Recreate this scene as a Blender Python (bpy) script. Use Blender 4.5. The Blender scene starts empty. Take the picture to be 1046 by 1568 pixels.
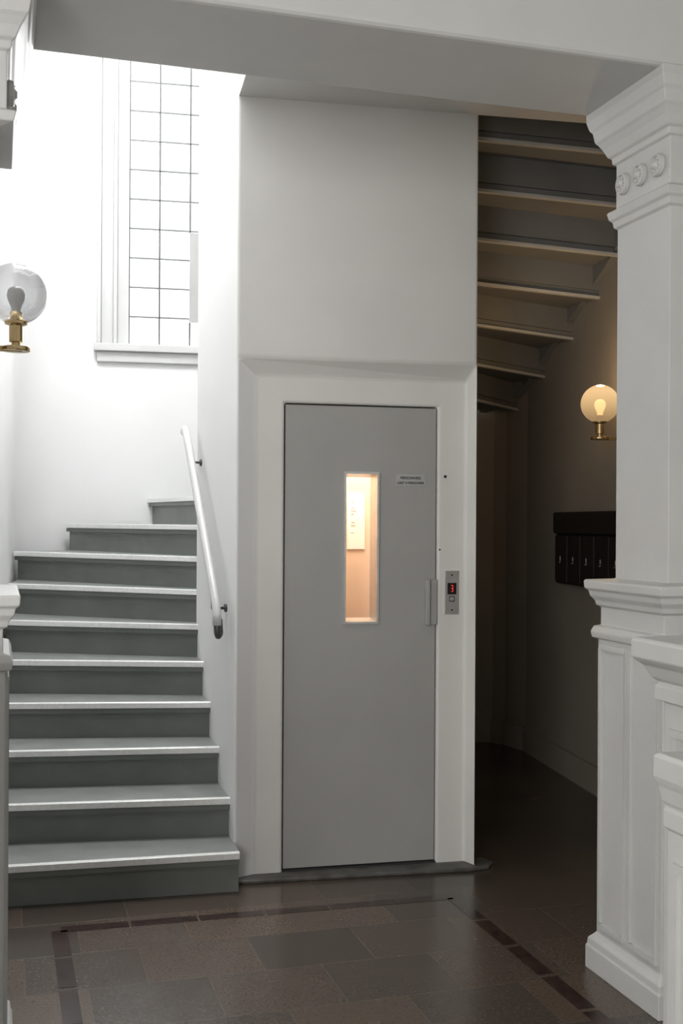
import bpy, bmesh, math
from mathutils import Matrix, Vector
S=bpy.context.scene
col=S.collection

# ---------------------------------------------------------------- materials
def mat(name,c,rough=.6,metal=0,noise=0.0,nscale=6,bump=0.0,bscale=40,emit=None,es=0,spec=.5):
    m=bpy.data.materials.new(name); m.use_nodes=True
    n=m.node_tree.nodes; l=m.node_tree.links; b=n['Principled BSDF']
    b.inputs['Base Color'].default_value=(*c,1); b.inputs['Roughness'].default_value=rough
    b.inputs['Metallic'].default_value=metal; b.inputs['Specular IOR Level'].default_value=spec
    tc=n.new('ShaderNodeTexCoord')
    if noise>0:
        t=n.new('ShaderNodeTexNoise'); t.inputs['Scale'].default_value=nscale; t.inputs['Detail'].default_value=4
        l.new(tc.outputs['Object'],t.inputs['Vector'])
        r=n.new('ShaderNodeValToRGB'); r.color_ramp.elements[0].position=.3; r.color_ramp.elements[1].position=.7
        r.color_ramp.elements[0].color=(*[x*(1-noise) for x in c],1); r.color_ramp.elements[1].color=(*[min(1,x*(1+noise)) for x in c],1)
        l.new(t.outputs['Fac'],r.inputs['Fac']); l.new(r.outputs['Color'],b.inputs['Base Color'])
    if bump>0:
        t=n.new('ShaderNodeTexNoise'); t.inputs['Scale'].default_value=bscale; t.inputs['Detail'].default_value=3
        l.new(tc.outputs['Object'],t.inputs['Vector'])
        bp=n.new('ShaderNodeBump'); bp.inputs['Strength'].default_value=bump; bp.inputs['Distance'].default_value=.01
        l.new(t.outputs['Fac'],bp.inputs['Height']); l.new(bp.outputs['Normal'],b.inputs['Normal'])
    if emit:
        b.inputs['Emission Color'].default_value=(*emit,1); b.inputs['Emission Strength'].default_value=es
    return m
M={}
M['white']=mat('white_plaster',(.78,.78,.775),.8,noise=.02,nscale=1.5)
M['casing']=mat('window_casing_paint',(.56,.56,.555),.5,noise=.03,nscale=4)
M['shaft']=mat('shaft_plaster',(.67,.660,.632),.65,noise=.03,nscale=2.5,bump=.22,bscale=6)
M['frame']=mat('door_surround_plaster',(.70,.688,.655),.6,noise=.03,nscale=3,bump=.15,bscale=9)
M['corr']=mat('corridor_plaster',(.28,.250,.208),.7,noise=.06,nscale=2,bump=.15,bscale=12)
M['ceil']=mat('ceiling_paint',(.60,.60,.58),.6,noise=.02,bump=.1,bscale=8)
M['trimg']=mat('grey_white_paint',(.58,.578,.56),.4,noise=.03,nscale=5,bump=.08,bscale=30)
M['rail']=mat('handrail_paint',(.60,.60,.585),.3,noise=.03,nscale=8)
M['door']=mat('door_grey_paint',(.375,.370,.352),.42,noise=.04,nscale=2.5,bump=.05,bscale=60)
M['handle']=mat('handle_painted_steel',(.38,.38,.37),.25,noise=.04,nscale=12)
M['munt']=mat('window_muntin_grey',(.13,.135,.14),.5,noise=.03,nscale=8)
M['alu']=mat('brushed_aluminium',(.62,.62,.6),.35,metal=.8,noise=.05,nscale=30)
M['riser']=mat('riser_greygreen_paint',(.178,.188,.175),.38,noise=.10,nscale=6,bump=.08,bscale=18)
M['tread']=mat('tread_greygreen_paint',(.235,.245,.233),.33,noise=.10,nscale=8,bump=.06,bscale=30)
M['nose']=mat('nosing_aluminium_edge',(.88,.88,.86),.28,metal=.2,noise=.06,nscale=60)
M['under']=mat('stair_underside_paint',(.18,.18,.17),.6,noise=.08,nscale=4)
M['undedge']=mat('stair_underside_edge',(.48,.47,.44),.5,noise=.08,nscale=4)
M['strip']=mat('dark_red_marble',(.034,.020,.017),.2,noise=.6,nscale=26)
M['kerb']=mat('threshold_stone',(.085,.08,.072),.5,noise=.4,nscale=14,bump=.3,bscale=20)
M['brass']=mat('brass',(.60,.45,.24),.22,metal=1,noise=.05,nscale=20)
M['black']=mat('black_enamel',(.010,.009,.009),.35,noise=.1,nscale=10)
M['ink']=mat('black_ink',(.015,.015,.015),.6,noise=.05)
M['rubber']=mat('dark_gap',(.03,.03,.03),.8,noise=.05)
M['sign']=mat('sign_plate',(.42,.42,.41),.35,noise=.03,nscale=10)
M['paper']=mat('notice_paper',(.95,.93,.90),.8,noise=.02,nscale=9)
M['cab']=mat('cab_peach_laminate',(.84,.66,.51),.55,noise=.03,nscale=3)
M['red']=mat('red_led',(.3,.01,.01),.4,emit=(1,.05,.04),es=1.1,noise=.02)
M['darkmetal']=mat('dark_steel',(.09,.09,.085),.4,metal=.6,noise=.05)
M['bulb']=mat('opal_bulb',(.7,.7,.68),.3,noise=.02)
M['bulblit']=mat('lit_bulb',(1,.9,.7),.3,emit=(1,.80,.48),es=5,noise=.01)

def glassy(name,tint,emis,es,tf,diff,dc=.85):
    m=bpy.data.materials.new(name); m.use_nodes=True; n=m.node_tree.nodes; l=m.node_tree.links
    for x in list(n): n.remove(x)
    o=n.new('ShaderNodeOutputMaterial'); tr=n.new('ShaderNodeBsdfTransparent'); tr.inputs[0].default_value=(*tint,1)
    d=n.new('ShaderNodeBsdfDiffuse'); d.inputs[0].default_value=(dc,dc,dc,1)
    g=n.new('ShaderNodeBsdfGlossy'); g.inputs['Roughness'].default_value=.03
    lw=n.new('ShaderNodeLayerWeight'); lw.inputs['Blend'].default_value=.35
    m1=n.new('ShaderNodeMixShader'); m1.inputs[0].default_value=diff
    l.new(tr.outputs[0],m1.inputs[1])
    if es>0:
        e=n.new('ShaderNodeEmission'); e.inputs[0].default_value=(*emis,1)
        tc=n.new('ShaderNodeTexCoord'); sp=n.new('ShaderNodeSeparateXYZ'); mr=n.new('ShaderNodeMapRange')
        l.new(tc.outputs['Object'],sp.inputs[0]); l.new(sp.outputs['Z'],mr.inputs[0])
        mr.inputs['From Min'].default_value=-.08; mr.inputs['From Max'].default_value=.06; mr.inputs['To Min'].default_value=es*.40; mr.inputs['To Max'].default_value=es
        l.new(mr.outputs[0],e.inputs[1]); l.new(e.outputs[0],m1.inputs[2])
    else: l.new(d.outputs[0],m1.inputs[2])
    m2=n.new('ShaderNodeMixShader'); mm=n.new('ShaderNodeMath'); mm.operation='MULTIPLY'; mm.inputs[1].default_value=tf
    l.new(lw.outputs['Facing'],mm.inputs[0]); l.new(mm.outputs[0],m2.inputs[0])
    l.new(m1.outputs[0],m2.inputs[1]); l.new(g.outputs[0],m2.inputs[2]); l.new(m2.outputs[0],o.inputs[0])
    return m
M['globe']=glassy('clear_globe_glass',(.93,.93,.94),(0,0,0),0,.9,.22,.62)
M['globelit']=glassy('frosted_amber_globe_glass',(1,.80,.50),(1,.66,.33),.98,.12,.88)
M['pane']=glassy('window_pane_glass',(.98,.98,.98),(0,0,0),0,.08,.02)

# floor tiles
def floor_mat():
    m=bpy.data.materials.new('polished_stone_tiles'); m.use_nodes=True; n=m.node_tree.nodes; l=m.node_tree.links; b=n['Principled BSDF']
    tc=n.new('ShaderNodeTexCoord'); mp=n.new('ShaderNodeMapping'); mp.inputs['Rotation'].default_value=(0,0,math.radians(-16.5)); mp.inputs['Location'].default_value=(.12,.1,0)
    l.new(tc.outputs['Object'],mp.inputs['Vector'])
    br=n.new('ShaderNodeTexBrick'); br.inputs['Scale'].default_value=1; br.inputs['Brick Width'].default_value=.40; br.inputs['Row Height'].default_value=.33
    br.inputs['Mortar Size'].default_value=.0022; br.inputs['Mortar Smooth'].default_value=.1
    br.inputs['Color1'].default_value=(.096,.069,.052,1); br.inputs['Color2'].default_value=(.054,.044,.037,1); br.inputs['Mortar'].default_value=(.09,.075,.063,1)
    l.new(mp.outputs[0],br.inputs['Vector'])
    ns=n.new('ShaderNodeTexNoise'); ns.inputs['Scale'].default_value=90; ns.inputs['Detail'].default_value=6; l.new(tc.outputs['Object'],ns.inputs['Vector'])
    n2=n.new('ShaderNodeTexNoise'); n2.inputs['Scale'].default_value=2.2; l.new(tc.outputs['Object'],n2.inputs['Vector'])
    mx=n.new('ShaderNodeMix'); mx.data_type='RGBA'; mx.blend_type='MULTIPLY'; mx.inputs[0].default_value=.8
    rr=n.new('ShaderNodeValToRGB'); rr.color_ramp.elements[0].position=.3; rr.color_ramp.elements[0].color=(.7,.7,.7,1); rr.color_ramp.elements[1].position=.72; rr.color_ramp.elements[1].color=(1.3,1.27,1.22,1)
    l.new(ns.outputs['Fac'],rr.inputs[0]); l.new(br.outputs['Color'],mx.inputs[6]); l.new(rr.outputs[0],mx.inputs[7]); l.new(mx.outputs[2],b.inputs['Base Color'])
    r2=n.new('ShaderNodeMapRange'); r2.inputs['To Min'].default_value=.16; r2.inputs['To Max'].default_value=.32; l.new(n2.outputs['Fac'],r2.inputs[0]); l.new(r2.outputs[0],b.inputs['Roughness'])
    bp=n.new('ShaderNodeBump'); bp.inputs['Strength'].default_value=.25; bp.inputs['Distance'].default_value=.002; bp.invert=True
    l.new(br.outputs['Fac'],bp.inputs['Height']); l.new(bp.outputs[0],b.inputs['Normal'])
    return m
M['floor']=floor_mat()

# ---------------------------------------------------------------- helpers
def mk(name,verts,faces,mats,mi=None,parent=None,mw=None,bevel=0,smooth=False,solid=0):
    me=bpy.data.meshes.new(name); me.from_pydata([tuple(v) for v in verts],[],faces)
    if not isinstance(mats,(list,tuple)): mats=[mats]
    for x in mats: me.materials.append(M[x])
    if mi:
        for p,i in zip(me.polygons,mi): p.material_index=i
    bm=bmesh.new(); bm.from_mesh(me); bmesh.ops.remove_doubles(bm,verts=bm.verts,dist=1e-5)
    bmesh.ops.recalc_face_normals(bm,faces=bm.faces); bm.to_mesh(me); bm.free()
    if smooth:
        for p in me.polygons: p.use_smooth=True
    o=bpy.data.objects.new(name,me); col.objects.link(o)
    if mw is not None: o.matrix_world=mw
    if parent: o.parent=parent
    if solid:
        md=o.modifiers.new('thick','SOLIDIFY'); md.thickness=abs(solid); md.offset=1 if solid>0 else -1
    if bevel:
        md=o.modifiers.new('bev','BEVEL'); md.width=bevel; md.segments=3; md.limit_method='ANGLE'; md.angle_limit=math.radians(20)
    return o
def frame(ox,oy,dx,dy,oz=0):
    L=math.hypot(dx,dy); dx/=L; dy/=L
    return Matrix(((dx,-dy,0,ox),(dy,dx,0,oy),(0,0,1,oz),(0,0,0,1)))
def empty(name,mw):
    o=bpy.data.objects.new(name,None); o.empty_display_size=.1; col.objects.link(o); o.matrix_world=mw; return o
class G:
    def __init__(s): s.v=[];s.f=[];s.m=[]
    def add(s,vs,fs,mi=0):
        o=len(s.v); s.v+=vs; s.f+=[tuple(i+o for i in f) for f in fs]; s.m+=[mi]*len(fs)
    def box(s,x0,x1,y0,y1,z0,z1,mi=0):
        s.add([(x0,y0,z0),(x1,y0,z0),(x1,y1,z0),(x0,y1,z0),(x0,y0,z1),(x1,y0,z1),(x1,y1,z1),(x0,y1,z1)],
          [(0,3,2,1),(4,5,6,7),(0,1,5,4),(1,2,6,5),(2,3,7,6),(3,0,4,7)],mi)
    def prism(s,poly,z0,z1,mi=0,side=None):
        n=len(poly)
        s.add([(p[0],p[1],z0) for p in poly]+[(p[0],p[1],z1) for p in poly],[tuple(range(n))[::-1],tuple(range(n,2*n))]+[(i,(i+1)%n,(i+1)%n+n,i+n) for i in range(n)],mi)
    def strip(s,pts,z0,z1,mi=0):
        for a,b in zip(pts[:-1],pts[1:]):
            s.add([(a[0],a[1],z0),(b[0],b[1],z0),(b[0],b[1],z1),(a[0],a[1],z1)],[(0,1,2,3)],mi)
    def stack(s,x0,x1,y0,y1,prof,mi=0):
        vs=[];fs=[]
        for z,o in prof: vs+=[(x0-o,y0-o,z),(x1+o,y0-o,z),(x1+o,y1+o,z),(x0-o,y1+o,z)]
        for k in range(len(prof)-1):
            for i in range(4): fs.append((4*k+i,4*k+(i+1)%4,4*k+4+(i+1)%4,4*k+4+i))
        fs.append((3,2,1,0)); n=4*(len(prof)-1); fs.append((n,n+1,n+2,n+3)); s.add(vs,fs,mi)
    def lathe(s,prof,c,axis='z',seg=32,mi=0):
        vs=[];fs=[]
        for r,h in prof:
            for i in range(seg):
                a=2*math.pi*i/seg; p=(r*math.cos(a),r*math.sin(a),h)
                if axis=='y': p=(p[0],p[2],p[1])
                if axis=='x': p=(p[2],p[0],p[1])
                vs.append((p[0]+c[0],p[1]+c[1],p[2]+c[2]))
        for k in range(len(prof)-1):
            for i in range(seg): fs.append((k*seg+i,k*seg+(i+1)%seg,(k+1)*seg+(i+1)%seg,(k+1)*seg+i))
        s.add(vs,fs,mi)
    def out(s,name,mats,**k): return mk(name,s.v,s.f,mats,mi=s.m,**k)
def tube(name,pts,r,m,parent=None,mw=None):
    cu=bpy.data.curves.new(name,'CURVE'); cu.dimensions='3D'; cu.bevel_depth=r; cu.bevel_resolution=5; cu.use_fill_caps=True
    sp=cu.splines.new('POLY'); sp.points.add(len(pts)-1)
    for p,q in zip(sp.points,pts): p.co=(*q,1)
    o=bpy.data.objects.new(name,cu); cu.materials.append(M[m]); col.objects.link(o)
    if mw is not None: o.matrix_world=mw
    if parent: o.parent=parent
    return o
def child(g,name,mats,par,**k):
    o=g.out(name,mats,**k); o.parent=par; return o
U=(.958,.287); V=(-.287,.958)

# ---------------------------------------------------------------- floor
g=G(); g.prism([(-2.6,-3.2),(2.6,-3.2),(2.6,9),(-2.6,9)],-.1,0); g.out('floor','floor')
def inlay(name,p,q,w):
    dx,dy=q[0]-p[0],q[1]-p[1]; L=math.hypot(dx,dy); nx,ny=-dy/L*w/2,dx/L*w/2
    g=G(); n=int(L/.3)+1
    for i in range(n):
        a=i/n+.003; b=(i+1)/n-.003
        P=(p[0]+dx*a,p[1]+dy*a); Q=(p[0]+dx*b,p[1]+dy*b)
        g.prism([(P[0]-nx,P[1]-ny),(Q[0]-nx,Q[1]-ny),(Q[0]+nx,Q[1]+ny),(P[0]+nx,P[1]+ny)],-.01,.0012)
    return g.out(name,'strip')
BL=(-1.06,4.33); BR=(.47,4.74)
inlay('trim_1',BL,BR,.06)
inlay('trim_2',BR,(BR[0]+.287*4,BR[1]-.958*4),.06)
inlay('trim_3',BL,(BL[0]+.287*4,BL[1]-.958*4),.06)

# ---------------------------------------------------------------- walls
g=G(); g.strip([(-1.07,3.27),(-1.17,3.60),(-1.42,4.55),(-1.53,5.0),(-1.78,6.0),(-2.0,6.95)],-.05,6)
g.out('wall_left','white')
by=lambda x:7.92+.2*x
cv=[]
P0,P1,P2=Vector((-2.0,6.95)),Vector((-2.10,7.50)),Vector((-1.55,by(-1.55)))
for i in range(41):
    t=i/40; p=P0*(1-t)**2+P1*2*t*(1-t)+P2*t*t; cv.append((p.x,p.y))
g=G()
g.strip(cv+[(-1.43,by(-1.43))],-.05,6)
g.strip([(-1.43,by(-1.43)),(-.63,by(-.63))],-.05,2.727); g.strip([(-1.43,by(-1.43)),(-.63,by(-.63))],5.1,6)
g.strip([(-.63,by(-.63)),(.3,by(.3))],-.05,6)
g.out('wall_back','white')
wx=lambda y:2.567-.167*y
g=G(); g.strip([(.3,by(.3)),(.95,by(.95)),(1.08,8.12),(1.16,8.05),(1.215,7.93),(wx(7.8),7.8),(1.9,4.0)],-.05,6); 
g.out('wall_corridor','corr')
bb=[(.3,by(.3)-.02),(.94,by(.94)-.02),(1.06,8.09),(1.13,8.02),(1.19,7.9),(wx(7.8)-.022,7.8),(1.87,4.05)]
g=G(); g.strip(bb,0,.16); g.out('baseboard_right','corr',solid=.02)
g=G(); g.strip([(-1.2,3.25),(-2.3,2.95),(-2.3,-3)],-.05,3.4); g.out('wall_hall_left','white')
g=G(); g.strip([(1.3,4.03),(2.3,4.3),(2.3,-3)],-.05,3.4); g.out('wall_hall_right','white')
g=G(); g.strip([(-2.3,-3),(2.3,-3)],-.05,3.4); g.out('wall_hall_rear','white')
g=G(); g.prism([(-2.3,-3),(2.3,-3),(2.3,4.2),(.9,3.8),(-1.1,3.2),(-2.3,2.9)],3.32,3.42); g.out('ceiling','ceil')
mwb=frame(-1.004,3.374,*U)
g=G(); g.box(-.6,3.2,-.40,.09,2.98,3.5); g.out('ceiling_beam','ceil',mw=mwb,bevel=.02)
g=G(); g.box(-.6,3.2,-.02,.09,3.45,6.0); g.out('wall_above_beam','white',mw=mwb)
g=G(); g.prism([(-.453,4.92),(.64,5.13),(1.72,5.34),(1.86,4.35),(-.2,3.70)],3.38,3.56); g.out('ceiling_landing','shaft')
g=G(); g.prism([(-2.4,3.2),(2.3,4.4),(2.3,8.6),(-2.4,8)],6.0,6.1); g.out('ceiling_stairwell','white')

# ---------------------------------------------------------------- elevator shaft
OL=(-.453,4.91); OR=(.606,5.12); A=(-.373,4.972); B=(.564,5.186)
mwd=frame(*A,B[0]-A[0],B[1]-A[1])
def W(t,y=0):
    p=mwd@Vector((t,y,0)); return (p.x,p.y)
d0,d1,dt=.125,.827,2.073; jd=.10
g=G()
def q(a,b,c,d,mi=0): g.add([a,b,c,d],[(0,1,2,3)],mi)
P=lambda p,z:(p[0],p[1],z)
q(P(OL,2.265),P(OR,2.262),P(OR,3.40),P(OL,3.40))
q(P(OL,0),P(A,0),P(A,2.19),P(OL,2.265),1)
q(P(OL,2.265),P(A,2.19),P(B,2.19),P(OR,2.262))
q(P(B,0),P(OR,0),P(OR,2.262),P(B,2.19),2)
D0=W(d0);D1=W(d1);E0=W(d0,jd);E1=W(d1,jd)
q(P(A,0),P(D0,0),P(D0,dt),P(A,2.19),2); q(P(D1,0),P(B,0),P(B,2.19),P(D1,dt),2); q(P(A,2.19),P(D0,dt),P(D1,dt),P(B,2.19),2)
q(P(D0,0),P(E0,0),P(E0,dt),P(D0,dt),2); q(P(E1,0),P(D1,0),P(D1,dt),P(E1,dt),2); q(P(D0,dt),P(E0,dt),P(E1,dt),P(D1,dt),2)
body=[(-.735,5.88),(-.755,5.97),(-.75,6.1),(-.70,6.3),(-.58,6.5),(-.4,6.62),(-.1,6.66),(.3,6.66),(.42,6.6),(.47,6.45),(.5,5.6)]
g.strip([OL,(-.735,5.88)],0,2.265,1); g.strip([OL,(-.735,5.88)],2.265,3.40,1)
g.strip(body,0,3.40,1)
g.strip([(.5,5.6),OR],0,2.262); g.strip([(.5,5.6),OR],2.262,3.40)
g.strip([OL]+body+[OR,OL],3.40,6.0,1)
g.out('wall_elevator_shaft',['shaft','white','frame'],bevel=.012)
g=G(); kp=[(-.46,4.87),(-.30,4.90),(.1,4.985),(.58,5.08),(.67,5.12),(.70,5.19),(.65,5.25),(.5,5.2),(-.45,5.0)]
g.prism(kp,0,.018); g.out('trim_4','kerb',bevel=.006)

# ---------------------------------------------------------------- elevator door
ed=empty('elevator_door',mwd)
wx0,wx1,wz0,wz1=.400,.550,1.105,1.770
g=G(); a,b=d0+.006,d1-.006; z0,z1=.03,dt-.007; y0,y1=.012,.055
for bx in [(a,wx0,z0,z1),(wx1,b,z0,z1),(wx0,wx1,z0,wz0),(wx0,wx1,wz1,z1)]: g.box(bx[0],bx[1],y0,y1,bx[2],bx[3])
child(g,'panel','door',ed)
g=G()
for bx in [(d0,wx0,0,dt),(wx1,d1,0,dt),(wx0,wx1,0,wz0),(wx0,wx1,wz1,dt)]: g.box(bx[0],bx[1],.06,.075,bx[2],bx[3])
g.box(d0,d1,.0,.07,0,.024)
child(g,'rebate','rubber',ed)
g=G()
o0,o1,p0,p1=wx0-.006,wx1+.006,wz0-.006,wz1+.006
def framering(g,x0,x1,z0,z1,w,ya,yb,splay=0):
    g.add([(x0,ya,z0),(x1,ya,z0),(x1,ya,z1),(x0,ya,z1),(x0+w,ya,z0+w),(x1-w,ya,z0+w),(x1-w,ya,z1-w),(x0+w,ya,z1-w),
           (x0+w+splay,yb,z0+w+splay),(x1-w-splay,yb,z0+w+splay),(x1-w-splay,yb,z1-w-splay),(x0+w+splay,yb,z1-w-splay),(x0,yb,z0),(x1,yb,z0),(x1,yb,z1),(x0,yb,z1)],
     [(0,1,5,4),(1,2,6,5),(2,3,7,6),(3,0,4,7),(4,5,9,8),(5,6,10,9),(6,7,11,10),(7,4,8,11),(0,12,13,1),(1,13,14,2),(2,14,15,3),(3,15,12,0),(8,9,13,12),(9,10,14,13),(10,11,15,14),(11,8,12,15)])
framering(g,o0,o1,p0,p1,.010,.000,.085,.012)
child(g,'window_frame','alu',ed)
g=G(); g.box(wx0+.004,wx1-.004,.05,.054,wz0+.004,wz1-.004); child(g,'window_glass','pane',ed)
g=G(); g.box(.768,.786,-.030,.012,1.092,1.296); g.box(.786,.824,-.010,.012,1.092,1.296)
child(g,'pull_handle','handle',ed,bevel=.003)
g=G(); g.box(.634,.770,.009,.0125,1.716,1.768); child(g,'sign_plate','sign',ed,bevel=.001)
def text(s,x,z,size,par,name,y=.0085,m='ink'):
    cu=bpy.data.curves.new(name,'FONT'); cu.body=s; cu.size=size; cu.align_x='CENTER'; cu.extrude=.0003; cu.offset=.0003; cu.materials.append(M[m])
    o=bpy.data.objects.new(name,cu); col.objects.link(o); o.rotation_euler=(math.pi/2,0,0); o.location=(x,y,z); o.parent=par; return o
text('PERSONHEIS',.702,1.746,.017,ed,'sign_text_upper'); text('LAST 4 PERSONER',.702,1.724,.0155,ed,'sign_text_lower')
g=G(); g.lathe([(0,-.002),(.007,-.002),(.007,.003)],(.862,0,1.76),'y',16); child(g,'lock_hole','ink',ed)
g=G(); g.lathe([(0,-.002),(.004,-.002),(.004,.003)],(.838,0,1.43),'y',16); child(g,'screw','ink',ed)

cp=empty('elevator_call_panel',mwd)
g=G(); g.box(.860,.928,-.008,.002,1.138,1.335); child(g,'plate','alu',cp,bevel=.002)
g=G(); g.box(.873,.915,-.0095,-.004,1.228,1.280); child(g,'display','black',cp)
g=G()
for bx in [(.889,.899,1.268,1.270),(.889,.899,1.254,1.256),(.889,.899,1.240,1.242),(.897,.899,1.240,1.270)]: g.box(bx[0],bx[1],-.0105,-.009,bx[2],bx[3])
child(g,'digit','red',cp)
g=G(); g.box(.881,.907,-.0095,-.004,1.196,1.220); child(g,'button_surround','black',cp)
g=G(); g.box(.884,.904,-.012,-.006,1.199,1.217); child(g,'button','alu',cp,bevel=.002)
g=G()
for z in (1.315,1.158): g.lathe([(0,-.0095),(.004,-.0095),(.004,-.004)],(.894,0,z),'y',12)
child(g,'screws','ink',cp)

cab=empty('elevator_cab',mwd)
g=G(); x0,x1,y0,y1,z0,z1=.17,.80,.09,.50,.02,2.2
g.add([(x0,y0,z0),(x1,y0,z0),(x1,y1,z0),(x0,y1,z0),(x0,y0,z1),(x1,y0,z1),(x1,y1,z1),(x0,y1,z1)],[(0,3,2,1),(4,5,6,7),(1,2,6,5),(2,3,7,6),(3,0,4,7)])
child(g,'cab_walls','cab',cab)
g=G(); g.box(.525,.612,.494,.499,1.42,1.69); child(g,'notice','paper',cab)
g=G()
for i,z in enumerate((1.65,1.62,1.605,1.59,1.55,1.535,1.50)): g.box(.543,.557+.005*(i%3),.4925,.494,z,z+.002)
child(g,'notice_print','handle',cab)

# ---------------------------------------------------------------- staircase
inn={1:(-.415,4.76),2:(-.47,5.0),3:(-.545,5.27),4:(-.612,5.50),5:(-.67,5.70),6:(-.718,5.87),7:(-.745,5.99),8:(-.74,6.10),9:(-.72,6.24),10:(-.66,6.40),11:(-.52,6.53),12:(-.35,6.62),13:(-.05,6.64),14:(.2,6.65),15:(.38,6.62),16:(.44,6.58),17:(.46,6.35),18:(.475,6.12),19:(.48,5.88),20:(.49,5.62),21:(.52,5.40),22:(.56,5.2)}
out={1:(-1.42,4.53),2:(-1.49,4.84),3:(-1.565,5.13),4:(-1.64,5.42),5:(-1.70,5.72),6:(-1.79,6.06),7:(-1.90,6.50),8:(-2.0,6.97),9:(-1.80,7.44),10:(-1.30,7.655),11:(-.8,7.76),12:(-.3,7.86),13:(.25,7.97),14:(.85,8.08),15:(1.17,7.95),16:(1.31,7.54),17:(1.39,7.03),18:(1.465,6.62),19:(1.51,6.30),20:(1.57,5.98),21:(1.62,5.70),22:(1.67,5.42)}
R=.17
def off(k,dd):
    a,b=Vector(inn[k]),Vector(out[k]); n=Vector((-(b-a).y,(b-a).x)).normalized()
    kk=min(k+1,22); c=(Vector(inn[kk])+Vector(out[kk]))/2-(a+b)/2
    if k==22: c=(a+b)/2-(Vector(inn[21])+Vector(out[21]))/2
    if n.dot(c)<0: n=-n
    return a+n*dd,b+n*dd
st=empty('winding_staircase',Matrix.Identity(4))
gt=G();gr=G();gn=G();gm=G()
for k in range(1,22):
    a,b=off(k,0); a2,b2=off(k+1,.045); z=R*k
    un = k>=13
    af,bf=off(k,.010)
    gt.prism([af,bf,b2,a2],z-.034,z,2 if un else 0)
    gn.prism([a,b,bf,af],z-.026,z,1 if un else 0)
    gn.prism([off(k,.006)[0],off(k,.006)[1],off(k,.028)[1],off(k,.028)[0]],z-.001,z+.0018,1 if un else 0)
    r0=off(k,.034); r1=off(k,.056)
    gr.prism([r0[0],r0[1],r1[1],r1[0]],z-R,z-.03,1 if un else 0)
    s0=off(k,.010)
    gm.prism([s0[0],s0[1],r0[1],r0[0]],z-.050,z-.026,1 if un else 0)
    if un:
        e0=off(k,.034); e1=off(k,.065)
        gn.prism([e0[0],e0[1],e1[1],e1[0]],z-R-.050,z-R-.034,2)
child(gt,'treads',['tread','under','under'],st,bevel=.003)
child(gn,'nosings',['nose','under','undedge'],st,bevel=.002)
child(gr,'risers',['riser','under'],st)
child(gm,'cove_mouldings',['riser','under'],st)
ys=[(1.0,8.08,2.36),(1.17,7.93,2.42),(1.25,7.75,2.50),(1.34,7.27,2.69),(1.42,6.8,2.86),(1.49,6.36,3.02),(1.55,5.95,3.2),(1.62,5.5,3.38)]
vs=[];fs=[]
for x,y,z in ys: vs+=[(x+.02,y+.01,z-.03),(x+.02,y+.01,z+.30),(x-.03,y-.02,z-.03),(x-.03,y-.02,z+.30)]
for i in range(len(ys)-1):
    b=4*i; fs+=[(b,b+4,b+5,b+1),(b+2,b+3,b+7,b+6),(b,b+2,b+6,b+4),(b+1,b+5,b+7,b+3)]
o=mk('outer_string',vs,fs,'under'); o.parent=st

# handrail
hr=empty('handrail',Matrix.Identity(4))
wl=lambda y,d=0:(-.453-.29*(y-4.91)-.96*d, y-.28*d)
def rp(y,z,d=.065): a=wl(y,d); return (a[0],a[1],z)
pts=[rp(5.97,2.02),rp(5.92,2.02),rp(5.8,1.92),rp(5.5,1.64),rp(5.2,1.36),rp(5.03,1.20),rp(4.99,1.14),rp(4.99,1.10)]
n=14; vs=[];fs=[]
for i,p in enumerate(pts):
    a=Vector(pts[max(i-1,0)]); b=Vector(pts[min(i+1,len(pts)-1)]); t=(b-a).normalized()
    side=Vector((.96,.28,0)).normalized(); upv=t.cross(side).normalized()
    if upv.z<0: upv=-upv
    for j in range(n):
        an=2*math.pi*j/n; q_=Vector(p)+side*.019*math.cos(an)+upv*.028*math.sin(an); vs.append(tuple(q_))
for i in range(len(pts)-1):
    for j in range(n): fs.append((i*n+j,i*n+(j+1)%n,(i+1)*n+(j+1)%n,(i+1)*n+j))
fs+=[tuple(range(n)),tuple(range((len(pts)-1)*n,len(pts)*n))]
o=mk('rail',vs,fs,'rail',smooth=True); o.parent=hr
tube('end_return',[rp(4.99,1.11),rp(4.975,1.07),rp(4.985,1.055,.06),rp(5.01,1.06,.05),rp(5.03,1.12,.05)],.016,'darkmetal',hr)
for y,z in ((5.11,1.165),(5.8,1.85)):
    w=wl(y); r_=rp(y,z+.06)
    tube('bracket',[(w[0],w[1],z),(r_[0],r_[1],z),(r_[0],r_[1],r_[2])],.007,'darkmetal',hr)
    g=G(); g.lathe([(0,-.01),(.018,-.01),(.018,.002),(0,.002)],(0,0,0),'y',16)
    o=g.out('rose','darkmetal',mw=frame(w[0],w[1],-V[0],-V[1],z)); o.parent=hr

# ---------------------------------------------------------------- window
wn=empty('window_1',frame(-1.43,by(-1.43),1,.2,2.727))
Wd=.816; H=2.37
g=G()
for a,b,y in ((-.205,-.180,-.05),(-.180,-.10,-.018),(-.10,-.075,-.045),(-.075,-.0,-.005)):
    g.box(a,b,y,.1,-.0,H+.2); g.box(Wd-b,Wd-a,y,.1,0,H+.2)
g.box(-.2,Wd+.2,-.02,.1,H,H+.2)
g.box(-.225,Wd+.225,-.06,.1,-.05,-.0); g.box(-.205,Wd+.205,-.03,.1,-.12,-.05)
child(g,'casing_and_sill','casing',wn,bevel=.006)
g=G()
for a in range(1,4): g.box(a*Wd/4-.006,a*Wd/4+.006,.05,.075,0,H)
for a in range(1,12): g.box(0,Wd,.05,.075,a*.198-.005,a*.198+.005)
g.box(0,.008,.05,.075,0,H); g.box(0,Wd,.05,.075,0,.008)
child(g,'muntins','munt',wn)
g=G(); g.box(0,Wd,.06,.064,0,H); child(g,'glass','pane',wn)
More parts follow.
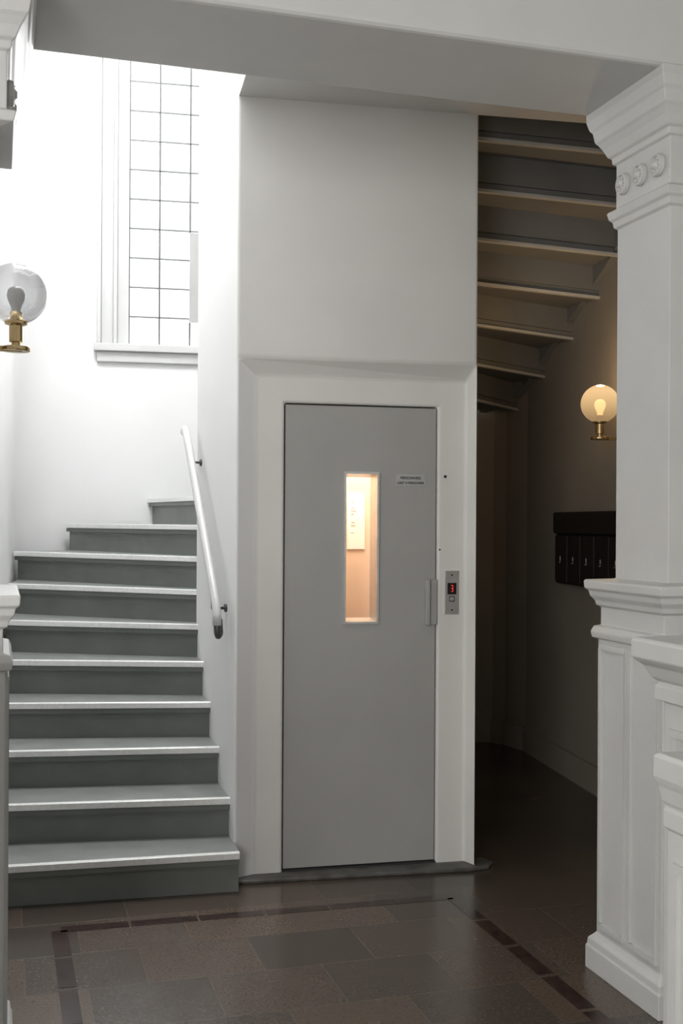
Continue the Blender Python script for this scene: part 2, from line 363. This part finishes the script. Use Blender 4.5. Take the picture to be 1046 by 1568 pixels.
g=G(); g.box(Wd/2-.004,Wd/2+.2,.03,.05,.17,.78); child(g,'vent_flap','handle',wn)

# ---------------------------------------------------------------- pilasters
prof=[(0,.070),(.078,.070),(.084,.066),(.105,.064),(.118,.052),(.13,.042),(1.150,.042),(1.155,.058),(1.175,.062),(1.195,.054),(1.20,.036),(1.262,.036),(1.268,.048),(1.285,.052),(1.30,.064),(1.318,.068),(1.326,.078),(1.350,.080),(1.356,.076),(1.362,.0),
      (2.568,0),(2.575,.010),(2.595,.013),(2.603,.022),(2.628,.028),(2.634,.018),(2.640,.004),(2.790,.004),(2.796,.014),(2.815,.016),(2.822,.026),(2.85,.038),(2.87,.050),(2.88,.058),(2.915,.064),(2.925,.072),(2.955,.080),(2.985,.080)]
PL=.325
def pilaster(ox,oy,dx,dy,grow=0):
    e=empty('pilaster',frame(ox,oy,dx,dy))
    pr=[(z,o+(grow if z>2.6 else 0)) for z,o in prof]
    g=G(); g.stack(0,PL,0,.5,pr); child(g,'column_body','trimg',e,bevel=.003)
    g=G()
    for i in range(3):
        c=(.055+i*(PL-.11)/2,.004-grow,2.712)
        g.lathe([(.0,-.008),(.034,-.008),(.037,-.014),(.034,-.026),(.028,-.028),(.024,-.016),(.019,-.016),(.015,-.028),(.008,-.036),(.0,-.037)],c,'y',28)
        for j in range(6):
            an=j*math.pi/3; cc=(c[0]+.021*math.cos(an),c[1]-.020,c[2]+.021*math.sin(an))
            g.lathe([(0,-.011),(.006,-.007),(.008,0)],cc,'y',10)
    child(g,'rosettes','trimg',e)
    g=G(); f=-.042
    for a,b in ((-.020,.145),(.175,PL+.020)):
        for (x0,x1,z0,z1) in ((a,b,1.115,1.135),(a,b,.15,.17),(a,a+.018,.17,1.115),(b-.018,b,.17,1.115)): g.box(x0,x1,f-.011,f+.004,z0,z1)
    child(g,'panel_mouldings','trimg',e,bevel=.003)
    return e
pilaster(.95,3.96,-V[0],-V[1])
pilaster(-1.032-V[0]*PL,3.36-V[1]*PL,V[0],V[1],.034)

def parapet(ox,oy,dx,dy,L,ztop,wid,o):
    pr=[(0,.03),(.1,.03),(.115,.0),(ztop-.16,0),(ztop-.155,o*.3),(ztop-.12,o*.3),(ztop-.11,o*.15),(ztop-.10,o*.4),(ztop-.07,o*.65),(ztop-.06,o*.85),(ztop-.05,o),(ztop-.008,o),(ztop,o-.008)]
    e=empty('entrance_newel_post',frame(ox,oy,dx,dy)); g=G(); g.stack(0,L,0,wid,pr); child(g,'post','trimg',e,bevel=.003)
    g=G()
    for (x0,x1,z0,z1) in ((.03,L-.03,ztop-.24,ztop-.222),(.03,L-.03,.17,.188),(.03,.046,.188,ztop-.24),(L-.046,L-.03,.188,ztop-.24)): g.box(x0,x1,-.008,.004,z0,z1)
    child(g,'panel','trimg',e); return e
parapet(.812,2.866,-V[0],-V[1],.22,1.265,.2,.06)
parapet(.688,2.40,-V[0],-V[1],.2,1.07,.2,.022)
parapet(-.872-V[0]*.22,2.72-V[1]*.22,V[0],V[1],.22,1.27,.2,.05)

# ---------------------------------------------------------------- wall lamps
def lamp(px,py,dx,dy,z,reach,lit):
    e=empty('wall_lamp',frame(px,py,dx,dy,z))
    gm='globelit' if lit else 'globe'; r=.1
    g=G(); pr=[(r*math.sin(a),-r*math.cos(a)) for a in [math.radians(20+160*i/28) for i in range(29)]]
    g.lathe(pr,(0,-reach,0),'z',48); child(g,'globe',gm,e,smooth=True)
    g=G(); g.lathe([(.0,.0),(.012,.0),(.014,.01),(.016,.03),(.027,.055),(.030,.07),(.026,.088),(.014,.098),(0,.10)],(0,-reach,-.075),'z',24); child(g,'bulb','bulblit' if lit else 'bulb',e,smooth=True)
    g=G(); g.lathe([(.0,-.178),(.014,-.178),(.014,-.160),(.022,-.158),(.022,-.105),(.036,-.100),(.038,-.088),(.034,-.086),(.02,-.086),(.02,-.06),(0,-.06)],(0,-reach,0),'z',28)
    g.lathe([(0,-.188),(.044,-.188),(.046,-.185),(.046,-.176),(.044,-.173),(0,-.173)],(0,-reach,0),'z',28)
    g.box(-.010,.010,-reach-.02,0,-.190,-.172); g.lathe([(0,-.022),(.045,-.022),(.05,-.016),(.05,0)],(0,0,-.18),'y',28)
    child(g,'brass_fitting','brass',e,bevel=.001)
    return e
wy=6.03; wxr=wx(wy)-.01; lamp(wxr,wy,.165,-.986,2.18,.20,True)
lamp(-1.20,3.69,V[0],V[1],2.29,.14,False)
# mailboxes
my=6.98
mb=empty('mailbox_bank',frame(wx(my),my,.165,-.986,1.19))
g=G(); L=1.05
g.box(0,L,-.10,0,0,.30); g.box(-.008,L+.008,-.115,0,.30,.43)
child(g,'case','black',mb,bevel=.012)
g=G()
for i in range(5):
    g.box(.012+i*.207,.207+i*.207,-.106,-.09,.012,.29)
    g.box(.05+i*.207,.17+i*.207,-.118,-.1,.38,.39)
child(g,'doors','black',mb,bevel=.003)
g=G()
for i in range(5):
    g.lathe([(0,-.008),(.005,-.008),(.005,0)],(.1+i*.207,-.104,.13),'y',12); g.box(.098+i*.207,.102+i*.207,-.108,-.1,.14,.165)
child(g,'locks','alu',mb)

# ---------------------------------------------------------------- lights
def area(name,loc,to,sx,sy,p,c=(1,1,1)):
    l=bpy.data.lights.new(name,'AREA'); l.shape='RECTANGLE'; l.size=sx; l.size_y=sy; l.energy=p; l.color=c
    o=bpy.data.objects.new(name,l); col.objects.link(o); o.location=loc
    o.rotation_euler=(Vector(to)-Vector(loc)).to_track_quat('-Z','Y').to_euler(); return o
area('daylight_window',(-1.15,8.35,3.9),(-.95,5.5,3.2),1.9,3.4,340,(.99,.995,1))
area('added_stairwell_light',(-1.1,5.2,5.9),(-1.45,6.3,2),1.2,1.6,225,(.98,.99,1))  # unseen overhead light added to brighten the stairwell walls; no skylight is modelled
area('added_hall_light',(-1.5,-1.9,1.9),(-.1,4.5,1.6),1.6,2.0,142,(1,.99,.975))  # unseen light added behind-left of camera for shaft and pilasters; no doorway modelled
l=bpy.data.lights.new('cab_light','AREA'); l.size=.35; l.energy=14; l.color=(1,.86,.70)
o=bpy.data.objects.new('cab_light',l); col.objects.link(o); p=mwd@Vector((.48,.28,2.17)); o.location=p
l=bpy.data.lights.new('lamp_light','POINT'); l.energy=7; l.color=(1,.68,.38); l.shadow_soft_size=.03
o=bpy.data.objects.new('lamp_light',l); col.objects.link(o); o.location=(wxr-.197,wy-.033,2.30)
w=bpy.data.worlds.new('World'); S.world=w; w.use_nodes=True
w.node_tree.nodes['Background'].inputs[0].default_value=(.97,.98,1,1); w.node_tree.nodes['Background'].inputs[1].default_value=1.2

# ---------------------------------------------------------------- camera
cd=bpy.data.cameras.new('camera'); cd.sensor_width=36; cd.lens=40.18; cd.shift_y=16/1568; cd.clip_start=.05
c=bpy.data.objects.new('camera',cd); col.objects.link(c); c.location=(0,0,1.55)
c.matrix_world=Matrix.Translation((0,0,1.55))@Matrix.Rotation(math.radians(90),4,'X')@Matrix.Rotation(math.radians(.34),4,'Z')
S.camera=c
S.view_settings.view_transform='Standard'
